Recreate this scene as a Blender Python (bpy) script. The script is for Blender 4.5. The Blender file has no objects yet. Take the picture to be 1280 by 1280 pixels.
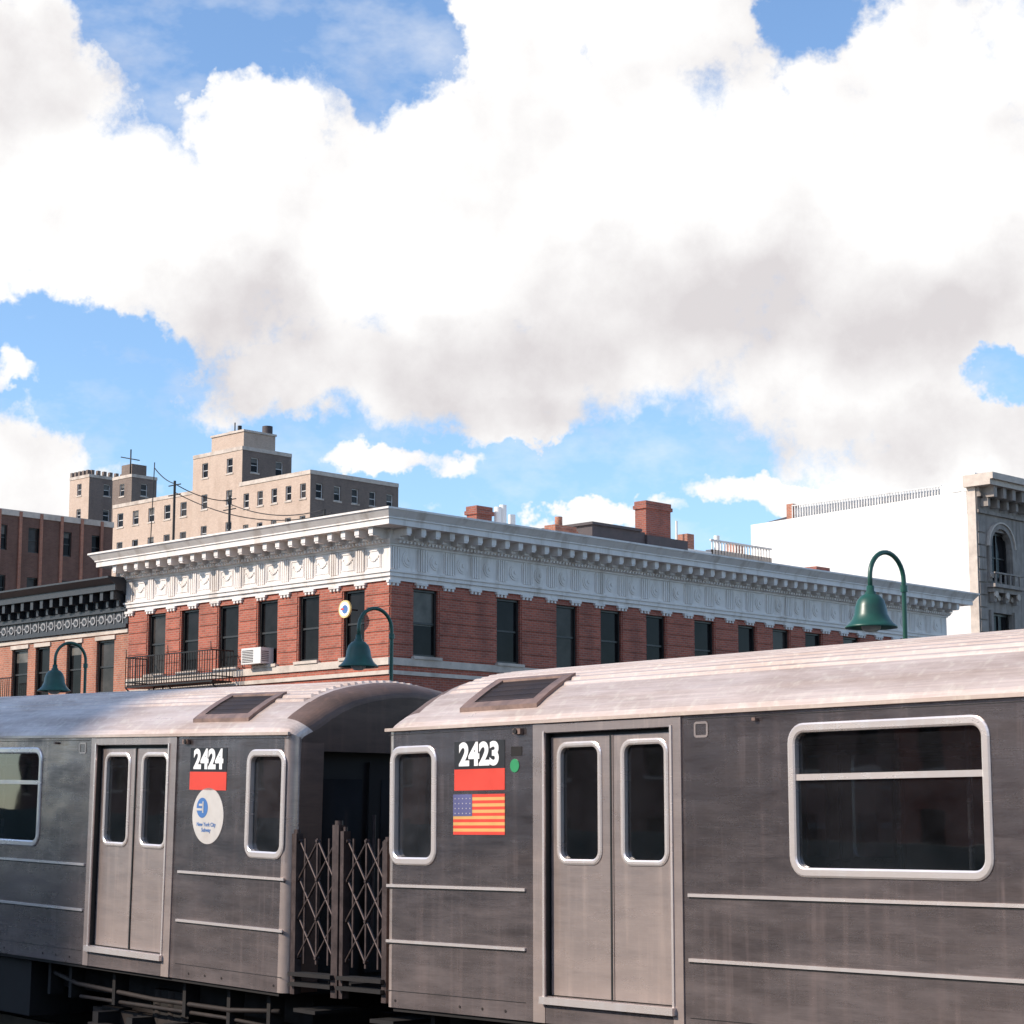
import bpy, math, random
from mathutils import Vector, Matrix
random.seed(7)
scene=bpy.context.scene
# ------------------------------------------------------------------ materials
MATS={}
def newmat(name):
    m=bpy.data.materials.new(name); m.use_nodes=True
    nt=m.node_tree; b=nt.nodes['Principled BSDF']; MATS[name]=m
    return m,nt,b
def N(nt,t,**k):
    n=nt.nodes.new(t)
    for a,v in k.items():
        if a.startswith('_'): n.inputs[a[1:].replace('_',' ')].default_value=v
        else: setattr(n,a,v)
    return n
def lk(nt,a,b): nt.links.new(a,b)
def mixc(nt,fac,a,b,mode='MIX'):
    n=nt.nodes.new('ShaderNodeMix'); n.data_type='RGBA'; n.blend_type=mode
    for s,v in ((n.inputs[0],fac),(n.inputs[6],a),(n.inputs[7],b)):
        if isinstance(v,bpy.types.NodeSocket): lk(nt,v,s)
        elif isinstance(v,(tuple,list)): s.default_value=(*v[:3],1)
        else: s.default_value=v
    return n.outputs[2]
def mth(nt,op,a,b=None,c=None,clamp=False):
    n=nt.nodes.new('ShaderNodeMath'); n.operation=op; n.use_clamp=clamp
    for i,v in enumerate((a,b,c)):
        if v is None: continue
        if isinstance(v,bpy.types.NodeSocket): lk(nt,v,n.inputs[i])
        else: n.inputs[i].default_value=v
    return n.outputs[0]
def noise(nt,vec,scale,detail=4,rough=.55):
    n=N(nt,'ShaderNodeTexNoise'); n.inputs['Scale'].default_value=scale
    n.inputs['Detail'].default_value=detail; n.inputs['Roughness'].default_value=rough
    if vec is not None: lk(nt,vec,n.inputs['Vector'])
    return n
def ramp(nt,fac,p0,p1,c0=0.,c1=1.):
    n=N(nt,'ShaderNodeMapRange'); n.clamp=True
    lk(nt,fac,n.inputs[0]); n.inputs[1].default_value=p0; n.inputs[2].default_value=p1
    n.inputs[3].default_value=c0; n.inputs[4].default_value=c1
    return n.outputs[0]
def objcoord(nt,scale=None):
    tc=N(nt,'ShaderNodeTexCoord')
    if scale is None: return tc.outputs['Object']
    mp=N(nt,'ShaderNodeMapping'); mp.inputs['Scale'].default_value=scale
    lk(nt,tc.outputs['Object'],mp.inputs['Vector']); return mp.outputs['Vector']
def bump(nt,b,h,strength=.3,dist=.02):
    n=N(nt,'ShaderNodeBump'); n.inputs['Strength'].default_value=strength; n.inputs['Distance'].default_value=dist
    lk(nt,h,n.inputs['Height']); lk(nt,n.outputs[0],b.inputs['Normal'])
def mat_rough(name,col,rough=.7,metal=0.,var=.25,scale=3.,dirt=None,dscale=.6,streak=False,bmp=0.):
    """painted/stone/metal surface with mottling, optional dirt and vertical streaks"""
    m,nt,b=newmat(name)
    v=objcoord(nt)
    n1=noise(nt,v,scale,4,.6)
    lo=tuple(c*(1-var) for c in col); hi=tuple(min(1,c*(1+var*.7)) for c in col)
    c=mixc(nt,ramp(nt,n1.outputs[0],.3,.7),lo,hi)
    if dirt:
        vs=objcoord(nt,(1,1,.12)) if streak else v
        n2=noise(nt,vs,dscale*(4 if streak else 1),4,.6)
        c=mixc(nt,ramp(nt,n2.outputs[0],.5,.72,0,.75),c,dirt)
    lk(nt,c,b.inputs['Base Color']); b.inputs['Metallic'].default_value=metal
    lk(nt,ramp(nt,n1.outputs[0],.2,.8,max(.02,rough-.1),min(1,rough+.1)),b.inputs['Roughness'])
    if bmp: bump(nt,b,noise(nt,v,scale*6,4).outputs[0],bmp,.01)
    return m
def mat_brick(name,c1,c2,mortar,bw=.22,rh=.075,ms=.009,darken=(.09,.04,.03)):
    m,nt,b=newmat(name)
    tc=objcoord(nt); sp=N(nt,'ShaderNodeSeparateXYZ'); lk(nt,tc,sp.inputs[0])
    cb=N(nt,'ShaderNodeCombineXYZ'); lk(nt,mth(nt,'ADD',sp.outputs[0],sp.outputs[1]),cb.inputs[0]); lk(nt,sp.outputs[2],cb.inputs[1])
    br=N(nt,'ShaderNodeTexBrick'); lk(nt,cb.outputs[0],br.inputs['Vector'])
    br.inputs['Scale'].default_value=1; br.inputs['Brick Width'].default_value=bw; br.inputs['Row Height'].default_value=rh
    br.inputs['Mortar Size'].default_value=ms; br.inputs['Bias'].default_value=0
    br.inputs['Color1'].default_value=(*c1,1); br.inputs['Color2'].default_value=(*c2,1); br.inputs['Mortar'].default_value=(*mortar,1)
    n1=noise(nt,objcoord(nt,(1,1,.4)),1.1,5,.65)
    c=mixc(nt,ramp(nt,n1.outputs[0],.45,.78,0,.55),br.outputs['Color'],darken)
    n3=noise(nt,tc,9,2,.6)
    c=mixc(nt,ramp(nt,n3.outputs[0],.55,.75,0,.3),c,tuple(min(1,x*1.7) for x in c2))
    lk(nt,c,b.inputs['Base Color']); b.inputs['Roughness'].default_value=.88
    bump(nt,b,mth(nt,'SUBTRACT',1,br.outputs['Fac']),.6,.01)
    return m
def mat_steel(name,col,metal,rough,brush=.35,grime=.3,grimecol=(.06,.05,.045),lowrefl=0.,lowreflcol=(.30,.235,.20),wave=6.0,along=False):
    """brushed stainless: horizontal grain, blotchy grime, vertical wash streaks, reflected light painted in low down"""
    m,nt,b=newmat(name)
    nb=noise(nt,objcoord(nt,(.9,.9,90) if not along else (.35,16,16)),3,4,.7)
    nl=noise(nt,objcoord(nt,(.6,.6,2.6) if not along else (.5,2.4,2.4)),1.6,6,.68)
    c=mixc(nt,ramp(nt,nb.outputs[0],.25,.75),tuple(x*(1-brush) for x in col),tuple(min(1,x*(1+brush)) for x in col))
    c=mixc(nt,ramp(nt,nl.outputs[0],.40,.66,0,grime),c,grimecol)
    ns=noise(nt,objcoord(nt,(6,6,.35)),2,4,.6)
    c=mixc(nt,ramp(nt,ns.outputs[0],.52,.8,0,.4),c,(min(1,col[0]*1.8),min(1,col[1]*1.6),min(1,col[2]*1.5)))
    if lowrefl:
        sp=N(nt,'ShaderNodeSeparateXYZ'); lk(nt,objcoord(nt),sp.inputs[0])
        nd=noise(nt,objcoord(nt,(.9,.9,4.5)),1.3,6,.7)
        low=ramp(nt,mth(nt,'ADD',sp.outputs[2],mth(nt,'MULTIPLY',nd.outputs[0],-2.6)),-2.6,-1.0,lowrefl,0.)
        c=mixc(nt,low,c,lowreflcol)  # warm tone on the lower panels, painted in for reflections
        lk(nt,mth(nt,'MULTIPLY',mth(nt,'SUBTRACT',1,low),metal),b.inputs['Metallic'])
    else: b.inputs['Metallic'].default_value=metal
    lk(nt,c,b.inputs['Base Color'])
    lk(nt,ramp(nt,nl.outputs[0],.3,.7,rough-.07,rough+.14),b.inputs['Roughness'])
    h=mth(nt,'ADD',mth(nt,'MULTIPLY',nb.outputs[0],.3),mth(nt,'MULTIPLY',noise(nt,objcoord(nt,(1,1,1.6)),1.0,2).outputs[0],wave))
    bump(nt,b,h,.14,.008)
    return m
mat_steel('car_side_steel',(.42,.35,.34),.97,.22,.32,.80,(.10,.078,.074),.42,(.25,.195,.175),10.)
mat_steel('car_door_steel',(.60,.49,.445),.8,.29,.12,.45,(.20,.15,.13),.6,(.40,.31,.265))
mat_steel('car_roof_steel',(.72,.575,.49),.35,.34,.18,.60,(.30,.20,.15),along=True)
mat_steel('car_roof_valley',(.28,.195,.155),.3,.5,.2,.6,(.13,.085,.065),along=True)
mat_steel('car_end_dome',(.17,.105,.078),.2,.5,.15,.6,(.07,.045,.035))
mat_steel('car_end_steel',(.12,.075,.056),.3,.5,.15,.6,(.05,.034,.026))  # darker copy of the end brown, shade of the gap put into the colour
mat_steel('car_trim',(.92,.83,.78),.55,.2,.06,.28,(.44,.28,.20))
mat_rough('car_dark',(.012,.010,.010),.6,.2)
mat_rough('car_under',(.014,.011,.010),.8,.1,.5,6)
mat_rough('car_under_light',(.032,.023,.02),.75,.2,.5,6)
mat_rough('grille',(.035,.022,.018),.6,.3)
mat_rough('grille_frame',(.27,.175,.14),.5,.4,.35,8)
mat_rough('gate_steel',(.085,.06,.055),.5,.5,.35,12)
mat_rough('rubber',(.012,.012,.012),.55)
mat_rough('cabin_wall',(.20,.19,.175),.6); mat_rough('cabin_seat',(.30,.12,.05),.5); mat_rough('cabin_floor',(.05,.045,.04),.6)
def mat_glass(name,col,rough=.04,spec=.6,var=0):
    m,nt,b=newmat(name)
    v=objcoord(nt); n=noise(nt,v,1.3,3)
    lk(nt,mixc(nt,ramp(nt,n.outputs[0],.3,.7),tuple(c*.5 for c in col),tuple(c*1.5 for c in col)),b.inputs['Base Color'])
    b.inputs['Roughness'].default_value=rough; b.inputs['Specular IOR Level'].default_value=spec
    bump(nt,b,noise(nt,v,.9,2).outputs[0],.05,.02)
    return m
def mat_tinted(name,tint,film):
    """tinted safety glass: see-through, strongly reflective, with a thin dusty film"""
    m,nt,b=newmat(name)
    b.inputs['Roughness'].default_value=.02; b.inputs['Specular IOR Level'].default_value=1.0
    b.inputs['IOR'].default_value=1.9
    v=objcoord(nt,(1,1,1.6)); n=noise(nt,v,1.8,5,.65)
    lk(nt,mixc(nt,ramp(nt,n.outputs[0],.35,.75),tuple(c*.25 for c in film),film),b.inputs['Base Color'])
    bump(nt,b,noise(nt,v,1.2,2).outputs[0],.05,.02)
    t=N(nt,'ShaderNodeBsdfTransparent'); t.inputs[0].default_value=(*tint,1)
    mx=N(nt,'ShaderNodeMixShader'); out=nt.nodes['Material Output']
    mx.inputs[0].default_value=.5
    lk(nt,t.outputs[0],mx.inputs[1]); lk(nt,b.outputs[0],mx.inputs[2]); lk(nt,mx.outputs[0],out.inputs[0])
mat_tinted('car_glass',(.80,.84,.88),(.03,.029,.032)); mat_tinted('car_glass_light',(.8,.85,.9),(.08,.078,.085)); mat_glass('cab_glass',(.02,.022,.025))
mat_glass('win_glass',(.012,.011,.012),.07,.10); mat_glass('win_blind',(.13,.115,.10),.2,.2); mat_glass('win_curtain',(.045,.038,.035),.15,.15)
mat_rough('decal_black',(.012,.012,.014),.45); mat_rough('decal_white',(.88,.86,.84),.5,0,.05)
mat_rough('decal_red',(.72,.055,.03),.5,0,.12); mat_rough('decal_orange',(.70,.38,.12),.5,0,.12)
mat_rough('decal_blue',(.11,.11,.25),.5,0,.2); mat_rough('decal_logo_blue',(.06,.17,.42),.5,0,.1); mat_rough('decal_pale',(.58,.54,.50),.5,0,.12,6,(.36,.30,.26),3)
mat_rough('decal_green',(.02,.25,.09),.5)
mat_brick('brick_red',(.45,.112,.066),(.29,.072,.045),(.36,.20,.155))
mat_brick('brick_red_band',(.50,.13,.078),(.34,.088,.055),(.40,.23,.175))
mat_brick('brick_orange',(.50,.175,.10),(.38,.13,.075),(.44,.32,.25))
mat_brick('brick_dark',(.18,.085,.062),(.13,.062,.046),(.2,.13,.1),.22,.075,.009,(.07,.035,.025))
mat_brick('brick_tan',(.62,.455,.355),(.53,.38,.29),(.58,.47,.38),.22,.075,.009,(.38,.26,.19))
mat_brick('brick_greybrown',(.24,.17,.14),(.18,.13,.108),(.27,.22,.18),.22,.075,.009,(.12,.085,.07))
mat_brick('brick_chimney',(.38,.10,.06),(.25,.07,.048),(.27,.18,.15))
mat_rough('cornice_white',(.82,.755,.71),.6,0,.06,2.5,(.48,.40,.34),.5,True)
mat_rough('white_wall',(.82,.79,.75),.75,0,.04,.5,(.70,.65,.60),.2,True)
mat_rough('cornice_black',(.035,.036,.041),.45,0,.3,4); mat_rough('ornament_grey',(.30,.29,.29),.5,0,.4,8)
mat_rough('stone_light',(.62,.52,.44),.8,0,.15,3,(.32,.25,.2),.8)
mat_rough('stone_grey',(.33,.28,.245),.8,0,.25,2,(.13,.105,.09),.8,True,.2)
mat_rough('frame_black',(.018,.016,.016),.4); mat_rough('frame_white',(.7,.67,.64),.5)
mat_rough('roof_tar',(.07,.068,.066),.9); mat_rough('bulkhead_dark',(.075,.058,.058),.7)
mat_rough('iron_black',(.02,.018,.018),.5,.4); mat_rough('ac_white',(.74,.71,.67),.5,0,.06)
mat_rough('lamp_green',(.015,.085,.06),.36,0,.2,5,(.025,.055,.04),1.5); mat_rough('lamp_glass',(.45,.43,.38),.3)
mat_rough('asphalt',(.05,.05,.052),.9,0,.25,1.2,None,1,False,.3); mat_rough('concrete',(.36,.315,.28),.85,0,.15,1.5,(.2,.18,.17),.7)
mat_rough('paint_road',(.7,.7,.68),.7); mat_rough('deck_dark',(.025,.021,.019),.9); mat_rough('tie_wood',(.06,.045,.035),.9,0,.4,5)
mat_rough('rail_steel',(.25,.2,.17),.4,.9); mat_rough('struct_green',(.06,.11,.095),.6,.1)
mat_rough('sign_yellow',(.8,.62,.25),.5)
# ------------------------------------------------------------------ mesh builder
class MB:
    def __init__(s,tf=None): s.v=[];s.f=[];s.m=[];s.s=[];s.tf=tf
    def add(s,vs,fs,mat,smooth=False):
        b=len(s.v)
        for p in vs: s.v.append(tuple(s.tf(*p)) if s.tf else tuple(p))
        for f in fs: s.f.append([b+i for i in f]); s.m.append(mat); s.s.append(smooth)
    def box(s,x0,x1,y0,y1,z0,z1,mat):
        s.add([(x0,y0,z0),(x1,y0,z0),(x1,y1,z0),(x0,y1,z0),(x0,y0,z1),(x1,y0,z1),(x1,y1,z1),(x0,y1,z1)],
              [(0,3,2,1),(4,5,6,7),(0,1,5,4),(1,2,6,5),(2,3,7,6),(3,0,4,7)],mat)
    def frustum(s,a,b,z0,z1,mat):
        s.add([(a[0],a[2],z0),(a[1],a[2],z0),(a[1],a[3],z0),(a[0],a[3],z0),(b[0],b[2],z1),(b[1],b[2],z1),(b[1],b[3],z1),(b[0],b[3],z1)],
              [(0,3,2,1),(4,5,6,7),(0,1,5,4),(1,2,6,5),(2,3,7,6),(3,0,4,7)],mat)
    def cyl(s,p0,p1,r,mat,n=10,r1=None,smooth=True):
        p0=Vector(p0);p1=Vector(p1);d=(p1-p0).normalized()
        a=d.orthogonal().normalized();b=d.cross(a); r1=r if r1 is None else r1
        vs=[];fs=[]
        for i in range(n):
            t=2*math.pi*i/n;o=a*math.cos(t)+b*math.sin(t)
            vs.append(p0+o*r);vs.append(p1+o*r1)
        for i in range(n): j=(i+1)%n; fs.append((2*i,2*j,2*j+1,2*i+1))
        s.add(vs,fs,mat,smooth)
        s.add([vs[2*i] for i in range(n)],[tuple(range(n))[::-1]],mat); s.add([vs[2*i+1] for i in range(n)],[tuple(range(n))],mat)
    def tube(s,pts,r,mat,n=10):
        pts=[Vector(p) for p in pts]; vs=[];fs=[]
        a=None
        for i,p in enumerate(pts):
            d=(pts[min(i+1,len(pts)-1)]-pts[max(i-1,0)]).normalized()
            if a is None: a=d.orthogonal().normalized()
            a=(a-d*a.dot(d)).normalized(); b=d.cross(a)
            for k in range(n):
                t=2*math.pi*k/n; vs.append(p+(a*math.cos(t)+b*math.sin(t))*r)
        for i in range(len(pts)-1):
            for k in range(n):
                j=(k+1)%n; fs.append((i*n+k,i*n+j,(i+1)*n+j,(i+1)*n+k))
        fs.append(tuple(range(n))[::-1]); fs.append(tuple((len(pts)-1)*n+k for k in range(n)))
        s.add(vs,fs,mat,True)
    def lathe(s,prof,cx,cy,mat,n=28):
        vs=[];fs=[]
        for r,z in prof:
            for k in range(n):
                t=2*math.pi*k/n; vs.append((cx+r*math.cos(t),cy+r*math.sin(t),z))
        for i in range(len(prof)-1):
            for k in range(n):
                j=(k+1)%n; fs.append((i*n+k,i*n+j,(i+1)*n+j,(i+1)*n+k))
        s.add(vs,fs,mat,True)
    def holes(s,P,u0,u1,z0,z1,ops,mat,depth=.15,rmat=None):
        us=sorted(set([u0,u1]+[o[0] for o in ops]+[o[1] for o in ops])); zs=sorted(set([z0,z1]+[o[2] for o in ops]+[o[3] for o in ops]))
        us=[u for u in us if u0<=u<=u1]; zs=[z for z in zs if z0<=z<=z1]
        for i in range(len(us)-1):
            for j in range(len(zs)-1):
                cu=(us[i]+us[i+1])/2; cz=(zs[j]+zs[j+1])/2
                if any(o[0]<cu<o[1] and o[2]<cz<o[3] for o in ops): continue
                s.add([P(us[i],zs[j],0),P(us[i+1],zs[j],0),P(us[i+1],zs[j+1],0),P(us[i],zs[j+1],0)],[(0,1,2,3)],mat)
        for a,b,c,d in [o[:4] for o in ops]:
            for q in (((a,c),(b,c)),((b,c),(b,d)),((b,d),(a,d)),((a,d),(a,c))):
                s.add([P(*q[0],0),P(*q[1],0),P(*q[1],depth),P(*q[0],depth)],[(0,1,2,3)],rmat or mat)
    def pbox(s,P,u0,u1,z0,z1,d0,d1,mat):
        vs=[P(u,z,d) for d in (d0,d1) for u,z in ((u0,z0),(u1,z0),(u1,z1),(u0,z1))]
        s.add(vs,[(0,1,2,3),(4,7,6,5),(0,4,5,1),(1,5,6,2),(2,6,7,3),(3,7,4,0)],mat)
    def ring(s,P,u0,u1,z0,z1,r,w,mat,pr=.015,dep=.04):
        """rounded frame: outer rect, width w, proud pr, returning inward to dep"""
        def rr(a,b,c,d,rad,n=7):
            o=[]
            for cx,cz,st in ((b-rad,d-rad,0),(a+rad,d-rad,90),(a+rad,c+rad,180),(b-rad,c+rad,270)):
                for i in range(n):
                    t=math.radians(st+90*i/(n-1)); o.append((cx+rad*math.cos(t),cz+rad*math.sin(t)))
            return o
        O=rr(u0,u1,z0,z1,r); I=rr(u0+w,u1-w,z0+w,z1-w,max(.01,r-w)); O2=rr(u0+.012,u1-.012,z0+.012,z1-.012,r-.012); I2=rr(u0+w-.012,u1-w+.012,z0+w-.012,z1-w+.012,max(.01,r-w+.012))
        L=[(O,0.),(O,-pr*.5),(O2,-pr),(I2,-pr),(I,-pr*.5),(I,dep)]
        n=len(O)
        for k in range(len(L)-1):
            A,B=L[k],L[k+1]
            vs=[P(x,z,A[1]) for x,z in A[0]]+[P(x,z,B[1]) for x,z in B[0]]
            s.add(vs,[(i,(i+1)%n,n+(i+1)%n,n+i) for i in range(n)],mat)
    def disc(s,P,cu,cz,r,d0,d1,mat,n=20,rz=None):
        rz=rz or r
        vs=[P(cu+r*math.cos(2*math.pi*i/n),cz+rz*math.sin(2*math.pi*i/n),d) for d in (d0,d1) for i in range(n)]
        s.add(vs,[tuple(range(n))]+[(i,(i+1)%n,n+(i+1)%n,n+i) for i in range(n)],mat)
    def build(s,name,parent=None,loc=(0,0,0)):
        me=bpy.data.meshes.new(name); me.from_pydata(s.v,[],s.f)
        keys=[]
        for k in s.m:
            if k not in keys: keys.append(k)
        for k in keys: me.materials.append(MATS[k])
        idx={k:i for i,k in enumerate(keys)}
        me.polygons.foreach_set('material_index',[idx[k] for k in s.m])
        me.polygons.foreach_set('use_smooth',s.s); me.update()
        import bmesh
        bm=bmesh.new(); bm.from_mesh(me); bmesh.ops.recalc_face_normals(bm,faces=bm.faces); bm.to_mesh(me); bm.free()
        o=bpy.data.objects.new(name,me); scene.collection.objects.link(o)
        if parent: o.parent=parent; o.location=loc
        return o
def empty(name,loc=(0,0,0),rot=(0,0,0)):
    e=bpy.data.objects.new(name,None); e.empty_display_size=.5; scene.collection.objects.link(e)
    e.location=loc; e.rotation_euler=rot; return e
def neg(e): return tuple(-c for c in e.location)
def FY(y):  return lambda u,z,d:(u,y+d,z)      # facade facing -Y
def FX(x):  return lambda u,z,d:(x-d,u,z)      # facade facing +X
def FYp(y): return lambda u,z,d:(u,y-d,z)      # facade facing +Y
# ------------------------------------------------------------------ generic window
def window(w,g,P,a,b,c,d,frame='frame_black',dep=.14,glass=None,sash=True,fw=.07):
    w.pbox(P,a,a+fw,c,d,dep-.06,dep+.03,frame); w.pbox(P,b-fw,b,c,d,dep-.06,dep+.03,frame)
    w.pbox(P,a+fw,b-fw,d-fw,d,dep-.06,dep+.03,frame); w.pbox(P,a+fw,b-fw,c,c+fw,dep-.06,dep+.03,frame)
    if sash:
        m=(c+d)/2; w.pbox(P,a+fw,b-fw,m-.03,m+.03,dep-.03,dep+.03,frame)
    k=glass or random.choices(['win_glass','win_curtain','win_blind'],[5,2,2])[0]
    if k=='win_blind' and sash:
        z=c+(d-c)*random.uniform(.45,.8)
        g.pbox(P,a+fw,b-fw,z,d-fw,dep+.01,dep+.02,'win_blind'); g.pbox(P,a+fw,b-fw,c+fw,z,dep+.01,dep+.02,'win_glass')
    else: g.pbox(P,a+fw,b-fw,c+fw,d-fw,dep+.01,dep+.02,k)
# ================================================================== ELEVATED LINE FRAME
RZ=-.0698; PITCH=.0253
dvec=Vector((.9976,-.0698)); nvec=Vector((.0698,.9976))
O=nvec*10.296-Vector((-.9976,.0698))*(-13.065)
def Tpt(s,off): 
    p=O+dvec*s+nvec*off; return p.x,p.y
def frame_loc(s,z): x,y=Tpt(s,0); return (x,y,z)
# ================================================================== TRAIN
prof_pts=[(0,9.08),(.03,9.125),(.08,9.17),(.19,9.255),(.33,9.345),(.47,9.42),(.62,9.475),(.8,9.52),(1.05,9.56),(1.3,9.575)]
def prof(o):
    o=min(o,2.6-o)
    for (a,za),(b,zb) in zip(prof_pts,prof_pts[1:]):
        if a<=o<=b: return za+(zb-za)*(o-a)/(b-a)
    return 9.575
def build_car(m,number,parent,deco):
    L=15.5; BOT=6.93; tf=lambda x,y,z:(m*x,y,z-8.0)
    r=.10
    doors=[(1.88,3.14),(7.12,8.38),(12.36,13.62)]
    smalls=[(.12,.585),(14.915,15.38)]; bigs=[(4.24,5.69),(9.81,11.26)]
    body=MB(tf); trim=MB(tf); glass=MB(tf); dr=MB(tf); inner=MB(tf)
    for side in (0,1):
        P=(lambda u,z,d:(u,d,z)) if side==0 else (lambda u,z,d:(u,2.6-d,z))
        ops=[(a,b,7.12,8.985) for a,b in doors]+[(a,b,8.075,8.885) for a,b in smalls]+[(a,b,8.05,8.915) for a,b in bigs]
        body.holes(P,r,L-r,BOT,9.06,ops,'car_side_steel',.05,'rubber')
        inner.holes(lambda u,z,d,P=P:P(u,z,d+.06),.2,L-.2,7.0,9.04,[(a+.0,b-.0,7.05,8.96) for a,b in doors]+[(a,b,8.075,8.885) for a,b in smalls]+[(a,b,8.05,8.915) for a,b in bigs],'cabin_wall',.04)
        for a,b in doors:
            mid=(a+b)/2
            for u0,u1,w0,w1 in ((a+.012,mid-.008,a+.105,mid-.13),(mid+.008,b-.012,mid+.13,b-.105)):
                Pd=lambda u,z,d,P=P:P(u,z,d+.045)
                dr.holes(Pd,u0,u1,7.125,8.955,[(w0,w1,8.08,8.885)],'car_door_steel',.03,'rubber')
                trim.ring(Pd,w0-.035,w1+.035,8.045,8.92,.10,.04,'car_trim',.012,.03)
                glass.pbox(Pd,w0,w1,8.08,8.885,.025,.03,'car_glass')
                dr.pbox(Pd,u0,u0+.012,7.125,8.955,-.006,-.001,'car_door_steel') 
            for ua,ub in ((a,a+.014),(b-.014,b)): dr.pbox(P,ua,ub,7.12,8.985,.08,.09,'rubber')
            dr.pbox(P,a,b,8.95,8.985,.05,.06,'rubber'); dr.pbox(P,mid-.012,mid+.012,7.12,8.96,.05,.06,'rubber')
            dr.pbox(P,mid-.008,mid+.008,7.12,8.96,.035,.05,'rubber')
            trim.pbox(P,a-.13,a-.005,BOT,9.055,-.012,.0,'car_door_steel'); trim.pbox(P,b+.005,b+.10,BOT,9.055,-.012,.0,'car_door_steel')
            trim.pbox(P,a-.02,a-.002,7.1,9.0,-.022,-.012,'car_trim'); trim.pbox(P,b+.002,b+.02,7.1,9.0,-.022,-.012,'car_trim')
            trim.pbox(P,a-.005,b+.005,8.99,9.05,-.012,.0,'car_door_steel')
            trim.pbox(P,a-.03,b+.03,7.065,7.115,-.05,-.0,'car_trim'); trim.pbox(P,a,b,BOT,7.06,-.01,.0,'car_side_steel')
        for a,b in smalls:
            trim.ring(P,a-.055,b+.055,8.02,8.94,.12,.06,'car_trim',.014,.045)
            glass.pbox(P,a,b,8.07,8.89,.035,.04,'car_glass_light')
        for a,b in bigs:
            trim.ring(P,a-.055,b+.055,7.995,8.97,.13,.06,'car_trim',.014,.045)
            trim.pbox(P,a,b,8.605,8.645,.0,.03,'car_trim')
            glass.pbox(P,a,b,8.645,8.92,.03,.035,'car_glass'); glass.pbox(P,a,b,8.04,8.605,.02,.025,'car_glass')
            glass.pbox(P,a,b,8.605,8.645,.031,.035,'rubber')
        segs=[(.04,1.66),(3.29,6.96),(8.54,12.2),(13.76,15.46)]
        for a,b in segs:
            for z in (7.86,7.435):
                trim.pbox(P,a,b,z-.011,z+.011,-.014,.0,'car_trim')
                trim.pbox(P,a,b,z-.022,z-.0115,-.004,.0,'rubber')
        for u in (6.3,9.2): trim.pbox(P,u,u+.004,BOT+.02,9.04,-.0015,.0,'car_dark')
        for a,b in segs: trim.pbox(P,a,b,9.03,9.035,-.002,0,'car_dark'); trim.pbox(P,a,b,7.055,7.06,-.002,0,'car_dark')
        for k in range(60):
            u=.15+k*(L-.3)/59
            if any(a-.15<u<b+.12 for a,b in doors) or k%5 in (1,2): continue
            trim.disc(P,u,6.985,.010,-.005,0,'car_under_light',8)
        for u in (1.6,): trim.pbox(P,u-.05,u+.03,8.99,9.03,-.03,0,'grille_frame')
        trim.disc(P,1.58,9.01,.02,-.04,0,'car_dark',10)
        trim.pbox(P,3.9,3.93,9.0,9.02,-.03,0,'grille_frame')
        trim.ring(P,3.36,3.48,8.91,9.01,.02,.008,'car_door_steel',.003,.0)
        trim.pbox(P,.02,L-.02,9.06,9.085,-.028,.0,'car_roof_steel')
    def insr(x,R):
        x=min(x,L-x)
        return R*(1-math.sqrt(max(0,1-(1-x/R)**2))) if x<R else 0.
    us=[0,.03,.08,.13,.19,.26,.33,.36]; k=.36
    rib=[]
    while k<2.24:
        rib+= [(k,0),(k+.018,.020),(k+.040,.020),(k+.058,0)]; k+=.0785
    sec=[(u,prof(u),0) for u in us]+[(a,prof(a)-.006,h) for a,h in rib]+[(2.6-u,prof(2.6-u),0) for u in reversed(us)]
    xh=[0,.004,.015,.03,.05,.075,.1,.15,.2,.26,.34,.37]
    xs=xh+[1+i for i in range(14)]+[L-x for x in reversed(xh)]
    def pt(x,y,z,h=0.):
        d=insr(x,.10); d2=insr(x,.34)*.42; e=min(x,L-x)
        y2=1.3+(y-1.3)*(1-d/1.3); k_=max(0.,min(1.,(z-9.07)/.2))
        return (x,y2,z+(h if e>.345 else 0)-(d*(1-k_)*.5+d2*k_ if z>9.05 else 0))
    vs=[];n=len(sec); fr_=[];fd=[];fv=[]
    for x in xs: vs+= [pt(x,y,z,h) for y,z,h in sec]
    for i in range(len(xs)-1):
        xm=(xs[i]+xs[i+1])/2; xm=min(xm,L-xm)
        for j in range(n-1):
            q=(i*n+j,i*n+j+1,(i+1)*n+j+1,(i+1)*n+j)
            ym=(sec[j][0]+sec[j+1][0])/2
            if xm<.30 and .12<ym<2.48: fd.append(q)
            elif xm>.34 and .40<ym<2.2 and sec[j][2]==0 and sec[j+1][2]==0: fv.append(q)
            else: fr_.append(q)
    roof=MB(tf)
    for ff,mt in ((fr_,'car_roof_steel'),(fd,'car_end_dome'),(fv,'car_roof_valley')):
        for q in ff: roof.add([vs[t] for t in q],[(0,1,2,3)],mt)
    for e in (0,1):
        xl=[x for x in xs if x<=r+1e-6]
        if e: xl=[L-x for x in xl]
        for yy in (0,2.6):
            v2=[];f2=[]
            for x in xl: v2+=[pt(x,yy,BOT),pt(x,yy,9.04),pt(x,yy,9.09)]
            for i in range(len(xl)-1):
                f2+=[(i*3,i*3+1,i*3+4,i*3+3),(i*3+1,i*3+2,i*3+5,i*3+4)]
            body.add(v2,f2,'car_door_steel' ,True)
        X=0 if e==0 else L; sg=1 if e==0 else -1
        ya,yb=.34,2.26; zt=8.93
        top=[pt(X,y,z) for y,z,h in sec]
        body.add([(X,r,BOT),(X,ya,BOT),(X,ya,9.0),(X,r,9.0)],[(0,1,2,3)],'car_end_dome')
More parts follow.
